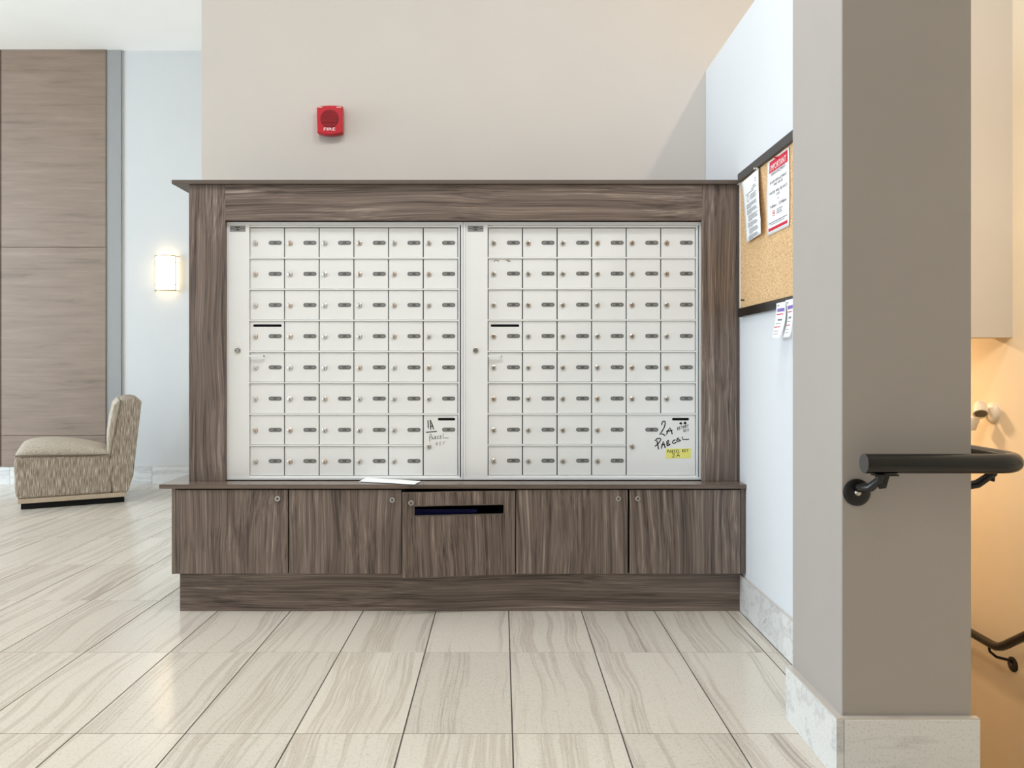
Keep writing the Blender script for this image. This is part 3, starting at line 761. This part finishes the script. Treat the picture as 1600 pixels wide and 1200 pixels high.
for sx in (-1, 1):
    MB().box(ax + sx * .046 - .012, ax + sx * .046 + .012, gy - 0.001, gy + 0.001, az + 0.0575, az + 0.0605).build('mounting_tab', M['lampwhite'], fa)

# ================================================================== wall sconce
sx0, sz0 = XX(258, YF - .05), ZZ(427, YF - .05); SR, SH = 0.094, 0.148
sc = empty('wall_sconce', (sx0, YF, sz0), 'glowing half-round wall sconce with thin metal bands on the white wall', 'wall lamp')
MB().box(sx0 - 0.07, sx0 + 0.07, YF - 0.012, YF, sz0 - SH + .01, sz0 + SH - .01).build('back_plate', M['bronze'], sc)
mb = MB(); n = 20; pts = [(sx0 - SR * math.cos(math.pi * k / n), YF - 0.006 - SR * 0.95 * math.sin(math.pi * k / n)) for k in range(n + 1)]
vs = [(x, y, sz0 - SH + .012) for x, y in pts] + [(x, y, sz0 + SH - .004) for x, y in pts]
mb.add(vs, [(k, k + 1, n + 2 + k, n + 1 + k) for k in range(n)] + [tuple(range(n, -1, -1)), tuple(range(n + 1, 2 * n + 2))])
mb.build('diffuser', M['opal'], sc, smooth=True)
arc = [(sx0 - (SR + .006) * math.cos(math.pi * k / n), YF - 0.004 - (SR + .006) * 0.95 * math.sin(math.pi * k / n)) for k in range(n + 1)]
for z in (sz0 + SH, sz0 + SH - 0.052, sz0 - SH + 0.052, sz0 - SH):
    MB().tube([(x, y, z) for x, y in arc], 0.0035 if abs(z - sz0) > 0.12 else 0.0025, 6).build('band', M['bronze'], sc, smooth=True)
for k in (1, 17):
    x, y = arc[k]; MB().tube([(x, y, sz0 - SH), (x, y, sz0 + SH)], 0.0035, 6).build('upright', M['bronze'], sc)

# ================================================================== slipper chair
th = math.atan2(0.465, 0.885)
ch = empty('slipper_chair', (-3.415, 5.42, 0), 'armless beige tweed lounge chair on a pale wood plinth beside the brown wall', 'chair', rz=th, local=True)
CW = 0.66
def side_prism(poly, y0, y1): return MB().prism([(u, y0, z) for u, z in poly], (0, y1 - y0, 0))
side_prism([(-0.007, 0.078), (0.60, 0.078), (0.60, 0.365), (0.30, 0.374), (-0.012, 0.384), (-0.022, 0.33), (-0.018, 0.16)], 0, CW).build('seat_base', M['fabric'], ch, bevel=0.022, seg=3, smooth=True)
# domed cushion
mb = MB(); nu, nw = 18, 14
def cz(u): return 0.385 + (-0.018) * u / 0.6 + 0.098 * (math.sin(math.pi * min(1, max(0, (u + 0.022) / 0.62)) ** 0.62) ** 0.55 if 0 < u + 0.022 < 0.62 else 0)
rows_ = []
for i in range(nu + 1):
    u = -0.022 + 0.622 * i / nu
    for j in range(nw + 1):
        w = j / nw; e = (1 - abs(2 * w - 1) ** 4) ** 0.5
        base = 0.385 - 0.03 * (u + .022)
        rows_.append((u, CW * w, base + (cz(u) - base) * (0.0 + 1.0 * e)))
fs = [(i*(nw+1)+j, (i+1)*(nw+1)+j, (i+1)*(nw+1)+j+1, i*(nw+1)+j+1) for i in range(nu) for j in range(nw)]
mb.add(rows_, fs)
cu = mb.build('seat_cushion', M['fabric_top'], ch, smooth=True)
sol = cu.modifiers.new('body', 'SOLIDIFY'); sol.thickness = 0.02; sol.offset = -1
loop = [(-0.02, 0.0), (0.58, 0.0)]
MB().tube([(-0.022, CW - .01, 0.386), (-0.024, 0.02, 0.386), (-0.012, -0.003, 0.386), (0.15, -0.005, 0.381), (0.35, -0.005, 0.372), (0.575, -0.004, 0.366)], 0.005, 6).build('piping', M['pipe'], ch, smooth=True)
side_prism([(0.578, 0.30), (0.600, 0.078), (0.703, 0.078), (0.740, 0.20), (0.770, 0.50), (0.797, 0.755), (0.775, 0.776), (0.735, 0.786), (0.69, 0.784), (0.655, 0.772), (0.618, 0.56)], 0.0, CW).build('backrest', M['fabric'], ch, bevel=0.014, seg=3, smooth=True)
side_prism([(0.575, 0.345), (0.565, 0.40), (0.568, 0.50), (0.584, 0.62), (0.607, 0.73), (0.640, 0.770), (0.656, 0.764), (0.62, 0.56), (0.59, 0.36)], 0.012, CW - 0.012).build('back_cushion', M['fabric_top'], ch, bevel=0.010, seg=3, smooth=True)
MB().tube([(0.582, -0.003, 0.33), (0.620, -0.003, 0.56), (0.656, -0.003, 0.768)], 0.0045, 6).build('piping', M['pipe'], ch, smooth=True)
MB().box(0.0, 0.693, 0.004, CW - 0.004, 0.044, 0.078).build('plinth', M['plinth'], ch, bevel=0.003)
MB().box(0.02, 0.68, 0.03, CW - 0.03, 0.0, 0.044).build('recessed_base', M['black'], ch)

# ================================================================== cork board and papers on the half-height wall
by0, by1, bz0, bz1 = 2.285, 3.197, 1.2225, 1.819
cb = empty('cork_board', (XW, (by0 + by1) / 2, bz0), 'cork notice board with dark top and bottom rails on the half-height wall', 'notice board')
MB().box(0.996, XW, by0, by1, bz0 + .01, bz1 - .01).build('cork_panel', M['cork'], cb)
MB().box(0.984, XW, by0, by1, bz1 - 0.036, bz1).build('rail', M['rail_frame'], cb, bevel=0.002)
MB().box(0.984, XW, by0, by1, bz0, bz0 + 0.036).build('rail', M['rail'], cb, bevel=0.002)
MB().box(0.992, XW, by1 - 0.004, by1, bz0 + 0.036, bz1 - 0.036).build('end_strip', M['alu_frame'], cb)

class Sheet:
    """a hanging sheet; S(u, v): u from its left to right edge, v from top to bottom"""
    def __init__(s, S, name, label, cat, nu=8, nv=12):
        s.S = S; vs = []
        for j in range(nv + 1):
            for i in range(nu + 1): vs.append(S(i / nu, j / nv))
        mb = MB(); mb.add(vs, [(j*(nu+1)+i, (j+1)*(nu+1)+i, (j+1)*(nu+1)+i+1, j*(nu+1)+i+1) for j in range(nv) for i in range(nu)])
        c = S(0.5, 0.5)
        s.root = empty(name, c, label, cat)
        o = mb.build('sheet', M['paper'], s.root, smooth=True)
        so = o.modifiers.new('thickness', 'SOLIDIFY'); so.thickness = 0.0004; so.offset = 0
    def P(s, u, v, off=0.0008):
        e = 0.01; p = s.S(u, v); du = s.S(u + e, v) - p; dv = s.S(u, v + e) - p
        n = du.cross(dv).normalized()
        if n.x > 0: n = -n
        return p + n * off
    def bars(s, name, rects, mat):
        mb = MB()
        for (u0, v0, u1, v1) in rects:
            k = max(1, int((u1 - u0) * 8))
            for i in range(k):
                a, b = u0 + (u1 - u0) * i / k, u0 + (u1 - u0) * (i + 1) / k
                mb.quad(s.P(a, v1), s.P(b, v1), s.P(b, v0), s.P(a, v0))
        o = mb.build(name, mat, s.root); o['kind'] = 'stuff'; return o
    def text(s, rows, mat, asp, off=0.0011):
        """rows: (string, cu, baseline v, size in u, width in u); asp = sheet width / height"""
        mb = MB()
        for (t_, cu_, v, size, wd_) in rows:
            put_text(mb, t_, size, lambda a, b: s.P(cu_ + a, v - b * asp, off), 0, 0, wd_)
        o = mb.build('lettering', mat, s.root); o['kind'] = 'stuff'; return o

# announcement sheet
def S_ann(u, v): return Vector((0.9925 - 0.004 * math.sin(math.pi * v) * (1 - u), 2.863 - 0.216 * u - 0.003 * math.sin(v * 3), 1.776 - 0.272 * v))
ann = Sheet(S_ann, 'notice_sheet', 'white announcement sheet with red header and red footer bar on cork board', 'notice')
ann.bars('header_block', [(0.12, 0.02, 0.94, 0.175)], M['ink_red'])
ann.text([('IMPORTANT', 0.53, 0.155, 0.15, 0.70)], M['paper'], 0.216 / 0.272, 0.0014)
ann.text([('- ANNOUNCEMENT -', 0.53, 0.225, 0.075, 0.72)], M['ink_dark'], 0.79)
ann.text([('BOILER REPLACEMENT', 0.53, 0.33, 0.062, 0.74), ('AND VALVE', 0.53, 0.378, 0.062, 0.40), ('WATER WILL BE SHUT', 0.53, 0.475, 0.066, 0.78), ('OFF', 0.53, 0.525, 0.06, 0.14), ('on', 0.53, 0.575, 0.045, 0.06), ('9:00am - 12:00pm', 0.53, 0.66, 0.072, 0.70)], M['ink_dark'], 0.79)
ann.bars('logo_frame', [(0.28, 0.70, 0.38, 0.707), (0.28, 0.765, 0.38, 0.772), (0.28, 0.70, 0.295, 0.772), (0.365, 0.70, 0.38, 0.772), (0.31, 0.725, 0.35, 0.745)], M['ink_red'])
ann.bars('printed_lines', [(0.46, 0.705, 0.72, 0.715), (0.46, 0.73, 0.68, 0.74), (0.46, 0.755, 0.70, 0.765), (0.10, 0.845, 0.92, 0.857), (0.16, 0.872, 0.80, 0.88)], M['ink_grey'])
ann.bars('footer_bar', [(0.07, 0.915, 0.93, 0.955)], M['ink_red'])
# curled letter
def S_let(u, v):
    lift = 0.003 + 0.011 * u * math.sin(math.pi * min(1, v * 0.8 + 0.02)) + 0.004 * v
    return Vector((0.9915 - lift, 3.156 - 0.208 * u - 0.100 * v * (1 - 0.25 * v) + 0.02 * u * max(0, v - .75) * 4, 1.792 - 0.02 * (1 - u) * (1 - v) - 0.277 * v - 0.012 * u + 0.02 * u * max(0, v - .8) * 4))
let = Sheet(S_let, 'letter_sheet', 'curled white letter full of small print hanging on the cork board', 'notice', 10, 16)
rr = random.Random(3)
bars = []
for v, u0, u1 in [(.10, .78, .86), (.135, .78, .84), (.19, .62, .8), (.22, .55, .85), (.25, .2, .7)]: bars.append((u0, v, u1, v + .012))
v = 0.30
for k in range(4): bars.append((.46, v + k * .022, .86 - .06 * (k % 2), v + k * .022 + .009))
v = 0.42
for blk in (4, 4, 5, 4, 5, 4):
    for k in range(blk): bars.append((.18 if blk != 5 else .24, v, .88 - rr.random() * .12 if k < blk - 1 else .5, v + .009)); v += .0195
    v += .014
let.bars('printed_lines', bars, M['ink_grey'])
mb = MB()
ring_o = [let.P(.31 + .075 * math.cos(a * math.pi / 8), .33 + .055 * math.sin(a * math.pi / 8)) for a in range(16)]
ring_i = [let.P(.31 + .062 * math.cos(a * math.pi / 8), .33 + .045 * math.sin(a * math.pi / 8)) for a in range(16)]
mb.ring(ring_o, ring_i, (-0.0002, 0, 0)); mb.build('round_stamp', M['ink_grey'], let.root)
# two small tickets pinned on the lower rail
def S_t1(u, v): return Vector((0.980 - 0.004 * v - 0.016 * v * v + 0.010 * u * math.sin(math.pi * v), 2.733 - 0.086 * u * (1 - 0.12 * math.sin(math.pi * v)) + 0.004 * v, 1.243 - 0.127 * v))
def S_t2(u, v): return Vector((0.980 - 0.002 * v - 0.012 * v * v + 0.008 * (1 - u) * math.sin(math.pi * v), 2.648 - 0.080 * u - 0.012 * v * (1 - u), 1.2465 - 0.130 * v))
for S_, nm in ((S_t1, 'small white ticket with purple band pinned nearer the mailboxes below cork board'), (S_t2, 'small white ticket with purple band pinned nearer the column below cork board')):
    tk = Sheet(S_, 'paper_ticket', nm, 'ticket', 4, 10); tk.root['group'] = 'tickets on the lower rail of the cork board'
    tk.bars('purple_band', [(.16, .16, .86, .25)], M['ink_purple'])
    tk.bars('red_lines', [(.14, .31, .76, .335), (.1, .66, .70, .685)], M['ink_red'])
    tk.bars('printed_lines', [(.14, .06, .34, .09), (.30, .45, .70, .50), (.16, .57, .66, .585), (.16, .78, .6, .795), (.16, .86, .7, .875)], M['ink_grey'])
def pin(p, mat, label):
    p = Vector(p); mb = MB(); mb.tube([p, p - Vector((.004, 0, 0)), p - Vector((.010, 0, 0)), p - Vector((.012, 0, 0))], [.0045, .0025, .003, .0045], 10)
    tag(mb.build('push_pin', mat, smooth=True), label, 'pin', 'pins in the cork board')
pin((0.986, 2.957, 1.795 - .014), M['lampwhite'], 'white push pin at the top corner of the curled letter')
pin(ann.P(0.5, 0.03, 0.0005), M['ink_red'], 'red push pin in the header of the announcement sheet')
pin((0.996, XX(1, 1) * 0 + 0.994 * FPX / (1161.7 - VPX), ZZ(469, 0.994 * FPX / (1161.7 - VPX))), M['keyhole'], 'dark push pin low on the bare cork')

# ================================================================== handrail on the column
RZ, RY, RR = 0.787, 1.835, 0.0237
hr = empty('handrail', (0.90, CY0, 0.70), 'thick black handrail wrapping around the front of the square column', 'handrail')
pts = [Vector((0.868, RY, RZ)), Vector((0.90, RY, RZ)), Vector((1.05, RY, RZ)), Vector((1.190, RY, RZ))]
for k in range(1, 10):
    a = math.pi / 2 * k / 9; pts.append(Vector((1.190 + 0.060 * math.sin(a), RY + 0.060 * (1 - math.cos(a)), RZ)))
pts += [Vector((1.25, 2.0, RZ)), Vector((1.25, 2.1, RZ)), Vector((1.25, 2.16, RZ - 0.012)), Vector((1.25, 2.24, RZ - 0.055)), Vector((1.25, 3.6, RZ - 0.055 - 1.36 * 0.667))]
MB().tube(pts, RR, 24).build('rail', M['rail'], hr, smooth=True)
MB().tube([(0.8695, RY, RZ), (0.866, RY, RZ)], [RR * 1.0, RR * 0.96], 24).build('end_cap', M['rail_frame'], hr, smooth=True)
def bracket(parent, face, out, along, railpt):
    """round flange on the wall at face; arm out and up to a saddle under the rail"""
    face = Vector(face); out = Vector(out); along = Vector(along); up = Vector((0, 0, 1))
    b = bpy.data.objects.new('bracket', None)
    b = MB()
    sad = Vector(railpt) - up * (RR + 0.001)
    b.tube([face + out * .004 + up * .012, face + out * .022 + up * .014, face + out * .045 + up * .02 + (sad - face).dot(along) * along * .6, sad - up * .014, sad], [.011, .011, .011, .010, .013], 12)
    br = b.build('bracket', M['rail'], parent, smooth=True)
    f = MB(); f.tube([face, face + out * .004, face + out * .007, face + out * .008], [.0335, .0335, .029, .022], 28); f.build('flange', M['rubber'], br, smooth=True)
    s_ = MB(); s_.tube([face + out * .008, face + out * .012], [.0085, .0065], 12); s_.build('screw', M['nickel'], br, smooth=True)
    w = along * .028
    e = out.cross(up)
    p = MB(); c0 = sad + along * .012
    o2 = out
    p.prism([c0 - w * 1.0 - o2 * .012, c0 + w - o2 * .012, c0 + w + o2 * .012, c0 - w + o2 * .012], (0, 0, -0.004)); p.build('saddle', M['rail'], br)
    gs = MB(); gs.prism([sad - along * .006 - o2 * .003, sad + along * .024 - o2 * .003, sad + along * .014 - up * .034 - o2 * .003, sad - along * .002 - up * .036 - o2 * .003], o2 * .006); gs.build('gusset', M['rail'], br, bevel=0.001)
bracket(hr, (0.8815, CY0, 0.707), (0, -1, 0), (1, 0, 0), (0.905, RY, RZ))
bracket(hr, (CX1, 1.962, 0.700), (1, 0, 0), (0, 1, 0), (1.25, 1.95, RZ))

# rail on the stairwell wall with its bracket
r2 = 0.021; XR = 2.44
wr = empty('wall_handrail', (XS, 3.77, -0.37), 'thin dark handrail bending along the stairwell wall behind the column', 'handrail')
zb = ZZ(1013, XR * FPX / (1560 - VPX)); yb_ = XR * FPX / (1560 - VPX)
MB().tube([(XR, 1.75, zb + (yb_ - 1.75) * 0.667), (XR, yb_ - 0.06, zb + 0.06 * 0.667), (XR, yb_ - 0.02, zb + 0.016), (XR, yb_ + 0.02, zb + 0.002), (XR, yb_ + 0.06, zb), (XR, 5.0, zb)], r2, 16).build('rail', M['rail'], wr, smooth=True)
fy = XS * FPX / (1583 - VPX); fz = ZZ(1038, fy)
b = MB(); b.tube([(XR, fy + 0.075, zb - r2), (XR, fy + 0.07, zb - 0.04), (XR + 0.02, fy + 0.05, zb - 0.06), (XS - 0.02, fy, fz + 0.02), (XS - 0.004, fy, fz + 0.012)], .007, 8)
b2 = b.build('bracket', M['rail'], wr, smooth=True)
MB().tube([(XS, fy, fz), (XS - .005, fy, fz), (XS - .008, fy, fz)], [.036, .036, .028], 24).build('flange', M['rubber'], b2, smooth=True)
MB().tube([(XS - .008, fy, fz), (XS - .011, fy, fz)], .006, 10).build('screw', M['plate'], b2)

# ================================================================== emergency lamp on the stairwell wall
ey = XS * FPX / (1552 - VPX); ez = ZZ(645, ey)
el = empty('emergency_lamp', (XS, ey, ez), 'white twin-head emergency lamp on the stairwell wall behind the column', 'lamp')
MB().tube([(XS, ey, ez), (XS - .012, ey, ez), (XS - .024, ey, ez), (XS - .028, ey, ez)], [.052, .052, .042, .030], 24).build('base', M['lampwhite'], el, smooth=True)
def head(c, d, arm0):
    c = Vector(c); d = Vector(d).normalized()
    hd = MB().tube([c - d * .045, c - d * .03, c, c + d * .022], [.020, .029, .033, .036], 18).build('head', M['lampwhite'], el, smooth=True)
    MB().tube([c + d * .0215, c + d * .0235], [.029, .028], 18).build('lens', M['lens'], hd, smooth=True)
    MB().tube([arm0, (Vector(arm0) + c) / 2 + Vector((0, 0, .006)), c - d * .03], .009, 8).build('arm', M['lampwhite'], hd, smooth=True)
    for s_ in (-1, 1):
        q = c - d * .012 + Vector((0, 0, .031)); MB().box(q.x - .012, q.x + .012, q.y + s_ * .010 - .002, q.y + s_ * .010 + .002, q.z - .004, q.z + .003).build('rib', M['lampwhite'], hd)
head(px(1532, 641, 2.43 * FPX / (1532 - VPX)), (-0.25, -0.55, -0.75), (XS - .026, ey, ez + .018))
head(px(1517, 661, 2.42 * FPX / (1517 - VPX)), (-0.15, 0.5, -0.8), (XS - .026, ey + .01, ez - .012))

# ================================================================== unseen glowing box added with the stair fill light
sl2 = empty('stair_fill_box', (1.15, 2.95, 1.55), 'unseen shallow glowing box added as fill light on the stair side of the half-height wall', 'wall lamp')
MB().box(1.15, 1.162, 2.85, 3.05, 1.42, 1.68).build('back_plate', M['bronze'], sl2)
MB().box(1.162, 1.205, 2.87, 3.03, 1.43, 1.67).build('diffuser', M['opal'], sl2, bevel=0.01)
# ================================================================== ceiling downlights (above the frame)
def downlight(x, y, z, r, label):
    d = empty('ceiling_downlight', (x, y, z), label, 'ceiling lamp', 'recessed ceiling downlights')
    n = 24; MB().ring(circle((x, y, z), r + .03, n, (1, 0, 0), (0, 1, 0)), circle((x, y, z), r, n, (1, 0, 0), (0, 1, 0)), (0, 0, -0.006)).build('trim_ring', M['lampwhite'], d)
for (dx, dy, pw), where in zip(DOWNLIGHTS, ('farthest from the column', 'in front of the lounge chair side', 'in front of the left mailbox panel', 'in front of the right mailbox panel')):
    downlight(dx, dy, ZC, 0.115, 'round recessed lobby ceiling downlight ' + where)
downlight(1.70, 2.35, ZC, 0.07, 'round recessed ceiling downlight above the stairwell')
downlight(1.75, 4.55, 1.4, 0.10, 'round recessed downlight on the low landing ceiling')
